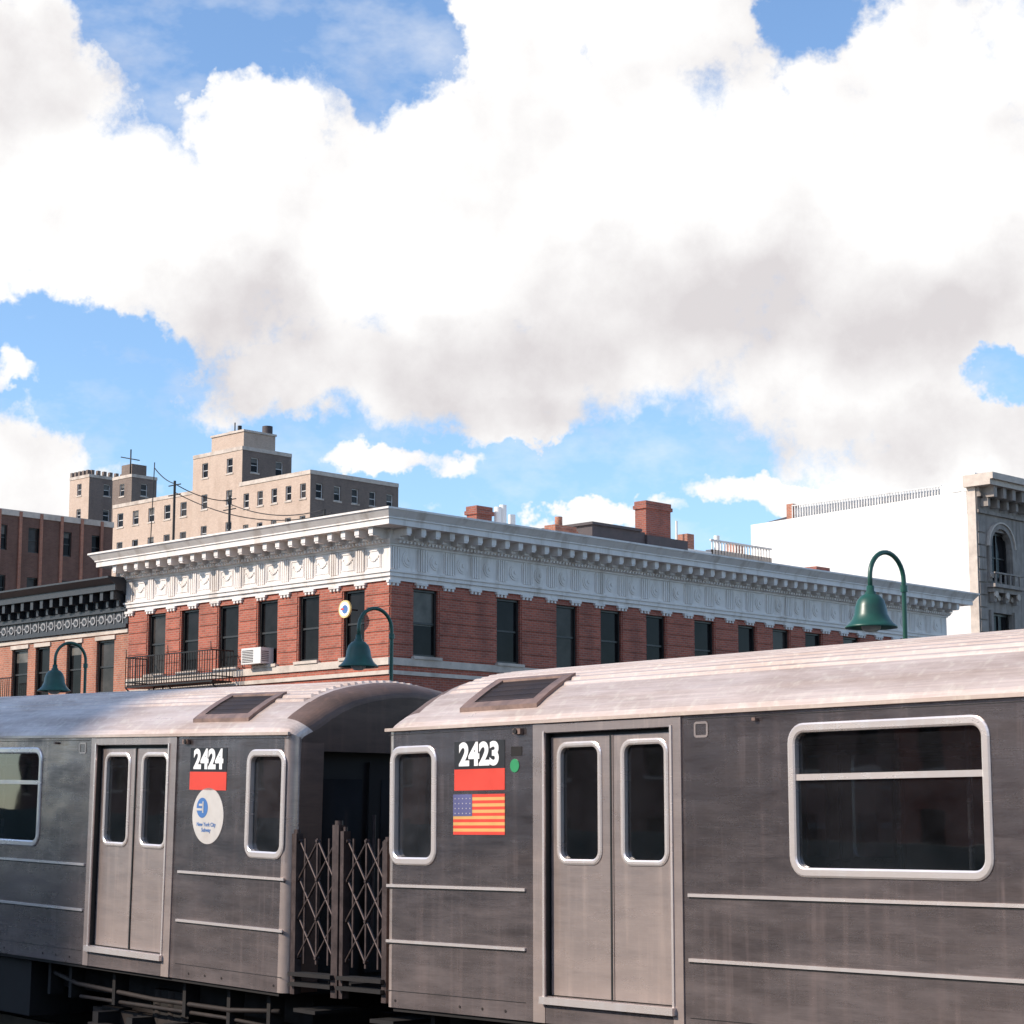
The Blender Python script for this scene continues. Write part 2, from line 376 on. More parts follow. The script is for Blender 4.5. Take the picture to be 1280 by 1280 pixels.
        body.add([(X,yb,BOT),(X,2.6-r,BOT),(X,2.6-r,9.0),(X,yb,9.0)],[(0,1,2,3)],'car_end_steel')
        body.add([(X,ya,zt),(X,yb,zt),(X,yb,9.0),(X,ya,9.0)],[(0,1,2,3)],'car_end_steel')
        cap=[p for p in top if p[2]>9.0]
        body.add([(X,r,9.0)]+cap+[(X,2.6-r,9.0)],[tuple(range(len(cap)+2))],'car_end_steel')
        xr=X+sg*.14
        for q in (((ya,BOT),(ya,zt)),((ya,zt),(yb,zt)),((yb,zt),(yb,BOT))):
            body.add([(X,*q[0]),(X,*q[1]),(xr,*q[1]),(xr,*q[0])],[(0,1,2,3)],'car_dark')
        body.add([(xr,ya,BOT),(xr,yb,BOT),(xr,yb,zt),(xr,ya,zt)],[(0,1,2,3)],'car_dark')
        x1=xr-sg*.03
        body.box(min(xr,x1),max(xr,x1),.92,1.68,7.05,8.85,'car_under')
        glass.box(min(x1,x1-sg*.005),max(x1,x1-sg*.005),1.05,1.55,8.05,8.7,'cab_glass')
        for ga in (.42,1.78): glass.box(min(x1,x1-sg*.005),max(x1,x1-sg*.005),ga,ga+.42,8.0,8.7,'cab_glass')
        for ga in (.86,1.70): trim.cyl((X-sg*.05,ga,7.3),(X-sg*.05,ga,8.4),.015,'gate_steel',8)
        body.box(min(X,X-sg*.45),max(X,X-sg*.45),.35,2.25,6.97,7.03,'car_under')
        body.box(min(X+sg*.3,X-sg*.6),max(X+sg*.3,X-sg*.6),1.15,1.45,6.45,6.7,'car_under')
        for hh in (6.62,6.78): body.box(min(X,X-sg*.3),max(X,X-sg*.3),.1,.6,hh,hh+.03,'car_under')
    body.box(r,L-r,.02,2.58,6.9,6.95,'car_under')
    inner.box(.2,L-.2,.1,2.5,6.96,7.02,'cabin_floor'); inner.box(.2,L-.2,.1,2.5,9.0,9.05,'cabin_wall')
    inner.box(.9,.94,.1,2.5,7.02,9.0,'cabin_wall'); inner.box(L-.94,L-.9,.1,2.5,7.02,9.0,'cabin_wall')
    for a,b in ((3.5,6.8),(8.7,12.0)):
        for y0,y1,yb in ((.12,.58,.12),(2.02,2.48,2.42)):
            inner.box(a,b,y0,y1,7.4,7.48,'cabin_seat'); inner.box(a,b,yb,yb+.06,7.48,7.95,'cabin_seat')
        for xx in (a,(a+b)/2,b):
            for yy in (.6,2.0): inner.cyl((xx,yy,7.02),(xx,yy,9.0),.018,'car_trim',8)
        for yy in (.6,2.0): inner.cyl((a,yy,8.8),(b,yy,8.8),.016,'car_trim',8)
        inner.box(a,b,.12,.3,8.93,9.0,'decal_pale'); inner.box(a,b,2.3,2.48,8.93,9.0,'decal_pale')
    for x0,x1 in ((.89,1.57),(L-1.57,L-.89)):
        for sgn in (0,1):
            Y=(lambda o:o) if sgn==0 else (lambda o:2.6-o)
            oo=[.15,.21,.27,.34,.40,.46]
            for a,b in zip(oo,oo[1:]):
                roof.add([(x0,Y(a),prof(a)+.018),(x1,Y(a),prof(a)+.018),(x1,Y(b),prof(b)+.018),(x0,Y(b),prof(b)+.018)],[(0,1,2,3)],'grille')
                c=a+(b-a)*.4
                roof.add([(x0,Y(c),prof(c)+.028),(x1,Y(c),prof(c)+.028),(x1,Y(c+.006),prof(c+.006)+.025),(x0,Y(c+.006),prof(c+.006)+.025)],[(0,1,2,3)],'grille_frame')
            def fpc(a,b,e0,e1,h):
                vs=[(e0,Y(a),prof(a)-.01),(e1,Y(a),prof(a)-.01),(e1,Y(b),prof(b)-.01),(e0,Y(b),prof(b)-.01),(e0,Y(a),prof(a)+h),(e1,Y(a),prof(a)+h),(e1,Y(b),prof(b)+h),(e0,Y(b),prof(b)+h)]
                roof.add(vs,[(4,5,6,7),(0,1,5,4),(1,2,6,5),(2,3,7,6),(3,0,4,7)],'grille_frame')
            fpc(.10,.155,x0-.10,x1+.10,.034); fpc(.455,.50,x0-.10,x1+.10,.034)
            for e0,e1 in ((x0-.10,x0),(x1,x1+.10)):
                for a,b in zip(oo,oo[1:]): fpc(a,b,e0,e1,.032)
    body.build('body_shell',parent); trim.build('trim_and_frames',parent); dr.build('doors',parent)
    glass.build('windows',parent); roof.build('roof',parent); inner.build('cabin_interior',parent)
    u=MB(tf)
    for bx in (2.25,L-2.25):
        for wx in (bx-1.03,bx+1.03):
            for wy in (.62,1.98):
                u.cyl((wx,wy-.06,6.35),(wx,wy+.06,6.35),.43,'car_under_light',24)
            u.cyl((wx,.3,6.35),(wx,2.3,6.35),.07,'car_under',10)
            for wy in (.34,2.12): u.box(wx-.16,wx+.16,wy,wy+.14,6.2,6.52,'car_under_light')
        for wy in (.34,2.12):
            u.box(bx-1.35,bx+1.35,wy,wy+.12,6.36,6.5,'car_under_light')
            u.frustum((bx-.5,bx+.5,wy,wy+.12),(bx-.75,bx+.75,wy,wy+.12),6.15,6.36,'car_under')
            for q in (-.22,.0,.22): u.cyl((bx+q,wy+.06,6.4),(bx+q,wy+.06,6.75),.07,'car_under_light',12)
        for wy in (.08,2.40):
            u.box(bx-1.0,bx+1.0,wy,wy+.10,6.28,6.40,'car_under_light'); u.box(bx-.22,bx+.22,wy-.14,wy,6.24,6.30,'car_under_light')
            for q in (-.9,-.3,.3,.9): u.box(bx+q-.05,bx+q+.05,wy+.02,wy+.3,6.3,6.5,'car_under')
        u.box(bx-.3,bx+.3,.35,2.25,6.4,6.75,'car_under')
    u.box(.2,L-.2,.45,2.15,6.62,6.9,'car_under')
    for x0,x1,z in ((4.4,5.4,6.35),(5.6,6.3,6.45),(6.6,8.6,6.3),(8.9,9.7,6.45),(10,11.0,6.35)):
        for y0 in (.1,1.7): u.box(x0,x1,y0,y0+.8,z,6.88,'car_under')
    u.tube([(.3,.18,6.75),(1.0,.16,6.70),(2.3,.2,6.68),(3.6,.16,6.72),(4.2,.2,6.8)],.022,'car_under_light',8)
    u.tube([(.3,.22,6.6),(1.2,.2,6.62),(3.6,.2,6.6)],.018,'car_under_light',8)
    for k in (.4,1.0,1.7,2.9,3.7,4.1): u.box(k,k+.05,.15,.3,6.58,6.9,'car_under')
    u.build('running_gear',parent)
    P=lambda a,z,d:(a,d,z)
    g=MB(lambda x,y,z:(x,y,z-8.0))
    xc=deco['xc']
    g.pbox(P,xc-.29,xc+.29,8.745,8.955,-.003,0,'decal_black'); g.pbox(P,xc-.29,xc+.29,8.585,8.745,-.003,0,'decal_red')
    if deco['flag']:
        for i in range(13):
            z=8.255+i*.0232; g.pbox(P,xc-.30,xc+.29,z,z+.0232,-.003,0,'decal_red' if i%2==0 else 'decal_orange')
        g.pbox(P,xc-.30,xc-.08,8.255+.0232*6,8.557,-.005,-.0031,'decal_blue')
        for i in range(5):
            for j in range(4): g.disc(P,xc-.275+i*.043,8.255+.0232*6+.02+j*.037,.005,-.0065,-.005,'decal_pale',6)
        g.disc(P,xc+.40,8.76,.05,-.004,0,'decal_green',16)
        g.pbox(P,xc+.36,xc+.48,8.83,8.9,-.003,0,'car_under')
    else:
        cx,cz=xc+.02,8.36
        g.disc(P,cx,cz,.245,-.003,0,'decal_pale',40)
        g.disc(P,cx-.09,cz+.07,.088,-.005,-.003,'decal_logo_blue',28)
        g.pbox(P,cx-.19,cx-.09,cz+.045,cz+.065,-.007,-.005,'decal_pale'); g.pbox(P,cx-.14,cx-.075,cz+.085,cz+.105,-.007,-.005,'decal_pale')
        g.pbox(P,cx-.085,cx-.068,cz+.025,cz+.125,-.007,-.005,'decal_pale')
    g.build('decals',parent)
    def text(t,x,z,size,mat,off,name,d=.0045):
        c=bpy.data.curves.new(name,'FONT'); c.body=t; c.size=size; c.align_x='CENTER'; c.align_y='CENTER'; c.offset=off; c.extrude=.0005
        c.materials.append(MATS[mat]); o=bpy.data.objects.new(name,c); scene.collection.objects.link(o)
        o.parent=parent; o.location=(x,-d,z-8.0); o.rotation_euler=(math.radians(90),0,0)
    text(number,xc,8.848,.232,'decal_white',.0105,'car_number')
    if not deco['flag']:
        text('New York City\nSubway',xc+.0,8.26,.048,'decal_logo_blue',.001,'logo_text')
car1=empty('subway_car',frame_loc(0,8.0),(0,0,RZ))
build_car(1,'2423',car1,dict(xc=1.14,flag=True))
car2=empty('subway_car.001',frame_loc(-1.30,8.02),(0,PITCH,RZ))
build_car(-1,'2424',car2,dict(xc=-1.24,flag=False))
gate=empty('folding_gate',frame_loc(-1.30,8.0),(0,0,RZ))
g=MB(lambda x,y,z:(x,y,z-8.0))
def lattice(x0,x1,y,z0,z1,nx,nz):
    dx=(x1-x0)/nx; dz=(z1-z0)/nz
    for i in range(nx):
        for j in range(nz):
            a=(x0+i*dx,y,z0+j*dz); b=(x0+(i+1)*dx,y+.012,z0+(j+1)*dz)
            c=(x0+i*dx,y+.012,z0+(j+1)*dz); d=(x0+(i+1)*dx,y,z0+j*dz)
            g.cyl(a,b,.010,'gate_steel',6); g.cyl(c,d,.010,'gate_steel',6)
for x,zt,hw in ((.03,8.26,.03),(.60,8.33,.042),(.69,8.28,.022),(1.25,8.2,.03)):
    g.box(x-hw,x+hw,.04,.11,6.95,zt,'gate_steel'); g.cyl((x,.075,zt),(x,.075,zt+.035),hw*.8,'gate_steel',8)
for y in (.07,):
    lattice(.06,.56,y,7.25,8.2,2,3); lattice(.72,1.22,y,7.25,8.2,2,3)
    for x in (.14,.31,.47,.80,.97,1.13): g.box(x-.009,x+.009,y,y+.014,7.2,8.22,'gate_steel')
    for x in (.06,.31,.56,.72,.97,1.22):
        for j in range(4): g.cyl((x,y-.01,7.25+j*.3167),(x,y+.03,7.25+j*.3167),.014,'gate_steel',6)
for x0,x1 in ((.02,.6),(.68,1.26)):
    for z in (7.02,7.1): g.box(x0,x1,.0,.14,z,z+.03,'car_under')
g.build('gate_lattice_and_posts',gate)
# ================================================================== ELEVATED STRUCTURE
def seg(s0,s1,parent,tfz):
    d=MB(); pl=MB(); rl=MB()
    d.box(s0,s1,-13.5,7,-2.75,-2.45,'deck_dark')
    for c in (1.3,-2.4,-6.1):
        for r in (-.72,.72):
            rl.box(s0,s1,c+r-.035,c+r+.035,-2.16,-2.1,'rail_steel'); rl.box(s0,s1,c+r-.01,c+r+.01,-2.27,-2.16,'rail_steel'); rl.box(s0,s1,c+r-.07,c+r+.07,-2.29,-2.27,'rail_steel')
        x=s0+.2
        while x<s1: d.box(x,x+.2,c-1.25,c+1.25,-2.45,-2.292,'tie_wood'); x+=.5
        rl.box(s0,s1,c-1.32,c-1.2,-2.0,-1.95,'tie_wood'); rl.box(s0,s1,c-1.29,c-1.22,-2.2,-2.05,'rail_steel')
    pl.box(s0,s1,2.72,6.6,-1.25,-.97,'concrete'); pl.box(s0,s1,-13,-7.75,-1.25,-.97,'concrete')
    pl.box(s0,s1,2.9,3.0,-2.45,-1.25,'deck_dark'); pl.box(s0,s1,-7.95,-7.9,-2.45,-1.25,'struct_green')
    pl.box(s0,s1,-7.95,-7.80,-.97,-.962,'sign_yellow'); pl.box(s0,s1,2.76,2.92,-.97,-.962,'sign_yellow')
    pl.box(s0,s1,6.45,6.5,-.97,.0,'struct_green'); pl.box(s0,s1,-12.95,-12.9,-.97,.0,'struct_green')
    for yy in (-13.2,-4.2,2.2,6.8): pl.box(s0,s1,yy-.15,yy+.15,-3.9,-2.75,'struct_green')
    d.build('track_deck',parent); pl.build('platforms',parent); rl.build('rails',parent)
st=empty('elevated_station',frame_loc(-.65,8.0),(0,0,RZ)); seg(0,60,st,0)
st2=empty('elevated_viaduct',frame_loc(-.65,8.0),(0,PITCH,RZ)); seg(-90,-.01,st2,0)
cm=MB(lambda x,y,z:(x,y,z-8.0))
for x in range(-84,60,12):
    for y in (-11,-4.2,2.2,6.4): cm.box(x-.22,x+.22,y-.22,y+.22,0.004,4.11,'struct_green')
cm.build('support_columns',st)
# ================================================================== PLATFORM LAMPS
def lamp(s,off,z0,dz):
    x,y=Tpt(s,off); e=empty('street_lamp',(x,y,z0),(0,0,RZ))
    b=MB(); top=10.79-7.03+dz
    b.cyl((0,0,0),(0,0,1.1),.06,'lamp_green',12); b.cyl((0,0,1.1),(0,0,1.16),.075,'lamp_green',12,.04)
    R=.245; zc=top-R
    pts=[(0,0,1.1),(0,0,2.2),(0,0,zc)]+[(0,-R+R*math.cos(t),zc+R*math.sin(t)) for t in [math.pi*i/16 for i in range(1,17)]]+[(0,-2*R,zc-.12)]
    b.tube(pts,.022,'lamp_green',12)
    h=zc-.10
    b.lathe([(.0,h+.02),(.034,h+.02),(.036,h-.03),(.05,h-.035),(.05,h-.055),(.085,h-.07),(.12,h-.11),(.14,h-.17),(.15,h-.24),(.175,h-.29),(.205,h-.325),(.232,h-.345),(.235,h-.362),(.20,h-.355),(.17,h-.32),(.10,h-.2),(0,h-.16)],0,-2*R,'lamp_green')
    b.lathe([(0,h-.40),(.05,h-.395),(.085,h-.37),(.09,h-.33),(.06,h-.26)],0,-2*R,'lamp_glass')
    b.cyl((0,0,zc-.10),(0,0,zc-.04),.034,'lamp_green',12)
    b.build('post_arm_and_shade',e)
lamp(1.30,5,7.03,0); lamp(-6.25,5,7.14,-.03); lamp(-13.32,5,7.26,-.09)
# ================================================================== CORNER BRICK BUILDING
CX,CY=-45.92,41.82
XL=CX-13.3; YR=CY+30.2
B=empty('brick_corner_building',(CX,CY,0)); o=neg(B)
w=MB(); fr=MB(); gl=MB()
lw=[(-2.10,-1.14),(-4.23,-3.26),(-6.26,-5.28),(-8.29,-7.26),(-10.32,-9.37),(-12.17,-11.2)]
rw=[(.96,1.98),(4.55,5.6),(7.3,8.3),(9.45,10.48),(11.77,12.78),(14.34,15.42),(16.8,17.8),(18.82,19.8),(20.8,21.8),(23.2,24.2),(25.5,26.5),(27.8,28.8)]
P1=FY(CY); P2=FX(CX)
rows=[(13.45,15.50),(9.9,11.9),(6.3,8.3)]
ops1=[(CX+a,CX+b,c,d) for a,b in lw for c,d in rows]; ops2=[(CY+a,CY+b,c,d) for a,b in rw for c,d in rows]
w.holes(P1,XL,CX,0,17.1,ops1,'brick_red',.16); w.holes(P2,CY,YR,0,17.1,ops2,'brick_red',.16)
w.add([(XL,CY,0),(XL,YR,0),(XL,YR,17.1),(XL,CY,17.1)],[(0,1,2,3)],'brick_dark'); w.add([(XL,YR,0),(CX,YR,0),(CX,YR,17.1),(XL,YR,17.1)],[(0,1,2,3)],'brick_dark')
w.add([(XL,CY,17.3),(CX,CY,17.3),(CX,YR,17.3),(XL,YR,17.3)],[(0,1,2,3)],'roof_tar')
for P,ops in ((P1,ops1),(P2,ops2)):
    for a,b,c,d in ops: window(fr,gl,P,a,b,c,d)
for P,ws,e0,e1 in ((P1,[(CX+a,CX+b) for a,b in lw],XL,CX),(P2,[(CY+a,CY+b) for a,b in rw],CY,YR)):
    ws=sorted(ws); edges=[e0+.02]+[v for a,b in ws for v in (a-.06,b+.06)]+[e1-.02]
    for i in range(0,len(edges),2):
        z=13.42
        while z<15.5:
            w.pbox(P,edges[i],edges[i+1],z,z+.335,-.024,-.0,'brick_red_band'); z+=.375
    w.pbox(P,e0+.01,e1+.06,13.14,13.36,-.10,0,'stone_light'); w.pbox(P,e0+.01,e1+.03,12.86,12.98,-.06,0,'stone_light')
    w.pbox(P,e0+.01,e1+.03,12.98,13.14,-.045,0,'brick_red_band')
    for a,b in ws:
        w.pbox(P,a-.08,b+.08,13.36,13.45,-.14,0,'stone_light'); w.pbox(P,a-.05,b+.05,15.5,15.58,-.03,0,'brick_red_band')
        for c,d in rows[1:]: w.pbox(P,a-.1,b+.1,c-.12,c,-.08,0,'stone_light'); w.pbox(P,a-.1,b+.1,d,d+.22,-.04,0,'stone_light')
w.build('walls',B,o); fr.build('window_frames',B,o); gl.build('window_glass',B,o)
c=MB()
def lev(z0,z1,p0,p1=None,mat='cornice_white',xl=XL,yr=YR):
    p1=p0 if p1 is None else p1
    c.frustum((xl-p0,CX+p0,CY-p0,yr+p0),(xl-p1,CX+p1,CY-p1,yr+p1),z0,z1,mat)
lev(15.68,15.80,.06); lev(15.80,15.92,.12); lev(15.92,15.98,.16)
lev(15.98,16.72,.07); lev(16.72,16.78,.12); lev(16.78,16.90,.16,.24); lev(16.90,17.22,.16)
lev(17.22,17.40,.84); lev(17.40,17.44,.88); lev(17.44,17.64,.88,1.04); lev(17.64,17.70,1.06)
def along(P,e0,e1,ros):
    n=int((e1-e0)/.60); st_=(e1-e0)/n
    for i in range(n+1):
        u=e0+i*st_
        c.pbox(P,u-.10,u+.10,17.02,17.22,-.74,-.16,'cornice_white'); c.pbox(P,u-.10,u+.10,16.90,17.02,-.42,-.16,'cornice_white')
        c.pbox(P,u-.08,u+.08,16.97,17.02,-.72,-.42,'cornice_white')
    k=e0+.05
    while k<e1: c.pbox(P,k,k+.07,16.80,16.88,-.27,-.14,'cornice_white'); k+=.15
    n=int((e1-e0)/1.12); st_=(e1-e0)/n
    for i in range(n):
        u=e0+(i+.5)*st_
        if ros:
            c.disc(P,u,16.36,.25,-.095,-.07,'cornice_white',20); c.disc(P,u,16.36,.19,-.115,-.095,'cornice_white',20); c.disc(P,u,16.36,.07,-.14,-.115,'cornice_white',10)
        else:
            for a,b,z0,z1 in ((-.30,.30,16.6,16.63),(-.30,.30,16.1,16.13),(-.30,-.27,16.13,16.6),(.27,.30,16.13,16.6)): c.pbox(P,u+a,u+b,z0,z1,-.09,-.07,'cornice_white')
            for q in range(7):
                t=(q-3)/3.; c.disc(P,u+t*.2,16.36+.12*t*t-.04,.038,-.10,-.07,'cornice_white',8)
        v=e0+i*st_
        for q in (-.15,-.05,.05,.15): c.pbox(P,v+q-.032+.0,v+q+.032,16.02,16.70,-.11,-.07,'cornice_white')
        c.pbox(P,v-.24,v+.24,15.60,15.68,-.11,0,'cornice_white')
        for q in (-.16,0,.16): c.pbox(P,v+q-.04,v+q+.04,15.52,15.60,-.09,0,'cornice_white')
        for q in (-.34,.34): c.pbox(P,u+q-.012,u+q+.012,16.06,16.66,-.09,-.07,'cornice_white')
along(P1,XL+.1,CX-.08,False); along(P2,CY+.08,YR-.1,True)
c.build('cornice',B,o)
f=MB(); x0,x1=CX-12.1,CX-7.35; yf=CY-.95
f.box(x0,x1,yf,CY-.15,12.95,13.0,'iron_black')
for zz in (13.12,13.95): f.box(x0,x1,yf,yf+.03,zz,zz+.04,'iron_black'); f.box(x0,x0+.03,yf,CY-.1,zz,zz+.04,'iron_black'); f.box(x1-.03,x1,yf,CY-.1,zz,zz+.04,'iron_black')
k=x0
while k<x1: f.box(k,k+.02,yf,yf+.02,13.0,13.97,'iron_black'); k+=.135
for xx in (x0,x1-.02):
    k=yf
    while k<CY-.1: f.box(xx,xx+.02,k,k+.02,13.0,13.97,'iron_black'); k+=.14
for xx in (x0+.05,(x0+x1)/2,x1-.08):
    f.tube([(xx,yf,12.95),(xx,CY-.1,12.3)],.025,'iron_black',6); f.tube([(xx,yf,13.97),(xx,yf-.02,14.25)],.015,'iron_black',6)
for q in (0,.5): f.tube([(x0+1.2+q,CY-.6,13.0),(x0+.1+q,CY-.6,9.8)],.025,'iron_black',6)
for k in range(10): f.box(x0+.15+k*.11,x0+.68+k*.11,CY-.62,CY-.5,9.95+k*.3,9.98+k*.3,'iron_black')
f.build('fire_escape',B,o)
a=MB(); ax=CX-6.55
a.box(ax,ax+.98,CY-.42,CY+.1,13.47,13.98,'ac_white')
for k in range(8): a.box(ax+.05,ax+.6,CY-.428,CY-.42,13.52+k*.052,13.545+k*.052,'bulkhead_dark')
for k in range(6): a.box(ax+.98,ax+.985,CY-.38,CY-.1,13.54+k*.06,13.565+k*.06,'bulkhead_dark')
a.build('window_air_conditioner',B,o)
t=MB()
def chim(x,y,wx,wy,z1,mat='brick_chimney'):
    t.box(x-wx,x,y,y+wy,17.3,z1-.3,mat); t.box(x-wx-.06,x+.06,y-.06,y+wy+.06,z1-.3,z1-.16,mat); t.box(x-wx-.02,x+.02,y-.02,y+wy+.02,z1-.16,z1,mat)
    t.box(x-wx+.12,x-.12,y+.12,y+wy-.12,z1,z1+.02,'frame_black')
chim(CX-5,CY+17.65,.55,1.45,20.65); t.box(CX-7.5,CX-5,CY+14.6,CY+17.58,17.3,19.4,'bulkhead_dark'); t.box(CX-7.6,CX-4.9,CY+14.5,CY+17.3,19.4,19.5,'bulkhead_dark')
t.box(CX-7.5,CX-4.9,CY+17.6,CY+20.0,17.3,19.3,'bulkhead_dark')
chim(CX-5,CY+8.6,.5,.75,19.45); chim(CX-5,CY+12.6,.5,1.1,19.2,'brick_orange'); chim(CX-5,CY+28.5,.6,.9,19.1)
for yy,h in ((9.65,19.5),(9.9,19.6),(10.35,19.3)): t.cyl((CX-5,CY+yy,17.3),(CX-5,CY+yy,h),.13,'white_wall',10)
t.cyl((CX-5.3,CY+13.1,19.2),(CX-5.3,CY+13.1,19.55),.14,'brick_orange',10); t.box(CX-6,CX-5.4,CY+25,CY+25.5,17.3,18.7,'white_wall')
for x,y,zt in ((-58.4,43.0,20.3),(-57.6,44.8,19.9),(-52.7,45.0,18.9)):
    t.cyl((x,y,17.3),(x,y,zt),.045,'iron_black',8)
    for q in (.15,.5): t.cyl((x-.35,y,zt-q),(x+.35,y,zt-q),.02,'iron_black',6)
def wire(a,b,sag,r=.018,n=14):
    a=Vector(a);b=Vector(b)
    t.tube([tuple(a.lerp(b,i/n)-Vector((0,0,sag*4*(i/n)*(1-i/n)))) for i in range(n+1)],r,'iron_black',6)
wire((-58.4,43,20.2),(-57.6,44.8,19.7),.15); wire((-57.6,44.8,19.6),(-52.7,45.0,18.9),.3); wire((-58.4,43,19.9),(-52.7,45,18.7),.5); wire((-58.4,43,20.2),(-61.0,44,21.2),.1); wire((-61,44,21.4),(-61.2,44,16.7),0)
t.build('roof_chimneys_and_antennas',B,o)
S=empty('round_sign',(CX-1.46,CY-.5,14.87)); q=MB()
PS=lambda u,z,d:(u,d,z)
q.disc(PS,0,0,.27,-.03,.03,'sign_yellow',28); q.disc(PS,0,0,.22,-.034,-.03,'decal_white',28); q.disc(PS,.03,-.01,.13,-.038,-.034,'decal_logo_blue',20); q.pbox(PS,-.16,-.02,-.02,.03,-.042,-.038,'decal_red')
q.box(-.02,.02,.03,.5,-.02,.02,'iron_black'); q.build('disc_and_bracket',S)
# ================================================================== BLACK-CORNICE ROW BUILDING
K=empty('brick_row_building',(XL,CY,0)); o=neg(K)
w=MB();fr=MB();gl=MB();c=MB()
x1=XL-.03;x0=x1-26; yk=CY+.04; PK=FY(yk)
kw=[(x1-.85-1.06,x1-.85),(x1-3.75,x1-2.82),(x1-5.75,x1-4.83),(x1-7.3,x1-6.25),(x1-9.6,x1-8.6),(x1-11.8,x1-10.8),(x1-14,x1-13),(x1-16.4,x1-15.4),(x1-19,x1-18),(x1-21.5,x1-20.5),(x1-24,x1-23)]
ops=[(a,b,c0,d0) for a,b in kw for c0,d0 in ((12.95,14.8),(9.5,11.4),(6,8))]
w.holes(PK,x0,x1,0,16.6,ops,'brick_orange',.16)
w.add([(x0,yk,16.6),(x1,yk,16.6),(x1,yk+20,16.6),(x0,yk+20,16.6)],[(0,1,2,3)],'roof_tar'); w.add([(x0,yk,0),(x0,yk+20,0),(x0,yk+20,16.6),(x0,yk,16.6)],[(0,1,2,3)],'brick_dark')
w.add([(x0,yk+20,0),(x1,yk+20,0),(x1,yk+20,16.6),(x0,yk+20,16.6)],[(0,1,2,3)],'brick_dark')
for a,b,c0,d0 in ops:
    window(fr,gl,PK,a,b,c0,d0); w.pbox(PK,a-.08,b+.08,c0-.12,c0,-.1,0,'stone_light'); w.pbox(PK,a-.06,b+.06,d0,d0+.14,-.05,0,'stone_light')
w.pbox(PK,x0+.02,x1-.02,14.98,15.12,-.06,0,'stone_light')
def kl(z0,z1,p0,p1=None,mat='cornice_black'):
    p1=p0 if p1 is None else p1
    c.frustum((x0,x1-.02,yk-p0,yk+.5),(x0,x1-.02,yk-p1,yk+.5),z0,z1,mat)
kl(15.15,15.28,.14);kl(15.28,15.72,.06,None,'cornice_black');kl(15.72,15.86,.16);kl(15.86,16.25,.08);kl(16.25,16.4,.15,.3);kl(16.4,16.62,.62);kl(16.62,16.8,.66,.9);kl(16.8,16.86,.92)
k=x1-.3
while k>x0+.2:
    c.pbox(PK,k-.09,k+.09,16.1,16.4,-.55,-.1,'cornice_black'); c.pbox(PK,k-.07,k+.07,15.88,16.1,-.3,-.08,'cornice_black'); k-=.62
k=x1-.5
while k>x0+.3:
    c.disc(PK,k,15.5,.15,-.10,-.06,'ornament_grey',14)
    c.disc(PK,k,15.5,.08,-.12,-.10,'cornice_black',10); c.pbox(PK,k+.2,k+.24,15.31,15.69,-.09,-.06,'ornament_grey')
    c.pbox(PK,k+.27,k+.42,15.47,15.52,-.09,-.06,'ornament_grey'); k-=.52
f=MB(); fx0,fx1=x1-8.6,x1-5.9; yf=yk-.9
f.box(fx0,fx1,yf,yk-.1,12.75,12.8,'iron_black')
for zz in (12.9,13.65): f.box(fx0,fx1,yf,yf+.03,zz,zz+.04,'iron_black')
k=fx0
while k<fx1: f.box(k,k+.02,yf,yf+.02,12.8,13.67,'iron_black'); k+=.135
f.build('fire_escape',K,o)
w.build('walls',K,o);fr.build('window_frames',K,o);gl.build('window_glass',K,o);c.build('cornice',K,o)
# ================================================================== GENERIC BLOCKS WITH WINDOWS
def block(name,x0,x1,y0,y1,z1,mL,mR,fl=3.0,sp=3.2,ww=1.3,wh=1.5,glass='win_glass',frame='frame_white',z0=0,parapet=True,zmin=0,topgap=.9,sill=True,pats=None):
    e=empty(name,(x1,y0,0)); o=neg(e); w=MB();fr=MB();gl=MB()
    for P,a,b,m in ((FY(y0),x0,x1,mL),(FX(x1),y0,y1,mR)):
        ops=[]; n=max(1,int((b-a-.8)/sp)); s0=(b-a)/n
        z=z1-topgap-wh
        while z>max(zmin,z0+.8):
            for i in range(n):
                cc=a+(i+.5)*s0
                if pats=='pair' : ops+= [(cc-ww*.62,cc-.08,z,z+wh),(cc+.08,cc+ww*.62,z,z+wh)]
                else: ops.append((cc-ww/2,cc+ww/2,z,z+wh))
            z-=fl
        w.holes(P,a,b,z0,z1,ops,m,.2)
        for q in ops:
            window(fr,gl,P,*q,frame=frame,dep=.16,sash=True,fw=.07,glass=random.choice(['win_glass','win_curtain','win_blind'])) 
            if sill: w.pbox(P,q[0]-.1,q[1]+.1,q[2]-.14,q[2],-.06,0,'stone_light')
        w.pbox(P,a+.01,b+(.05 if m==mL else 0)-.01,z1-.3,z1+.05,-.06,-.001,'stone_light' if parapet else m)
    w.add([(x0,y1,z0),(x1,y1,z0),(x1,y1,z1),(x0,y1,z1)],[(0,1,2,3)],mL); w.add([(x0,y0,z0),(x0,y1,z0),(x0,y1,z1),(x0,y0,z1)],[(0,1,2,3)],mR)
    w.add([(x0,y0,z1-.2),(x1,y0,z1-.2),(x1,y1,z1-.2),(x0,y1,z1-.2)],[(0,1,2,3)],'roof_tar')
    w.build('walls',e,o);fr.build('window_frames',e,o);gl.build('window_glass',e,o); return e,o
e,o=block('apartment_tower',-158.1,-150.6,118.5,124.4,43.4,'brick_tan','brick_greybrown',3.0,2.3,.9,1.4,zmin=24)  # side away from the sun in darker brick: shade put into the colour
t=MB(); t.box(-157,-152.1,119.8,123.6,43.2,45.2,'brick_tan'); t.box(-157.1,-152.0,119.7,123.7,45.2,45.4,'stone_light')
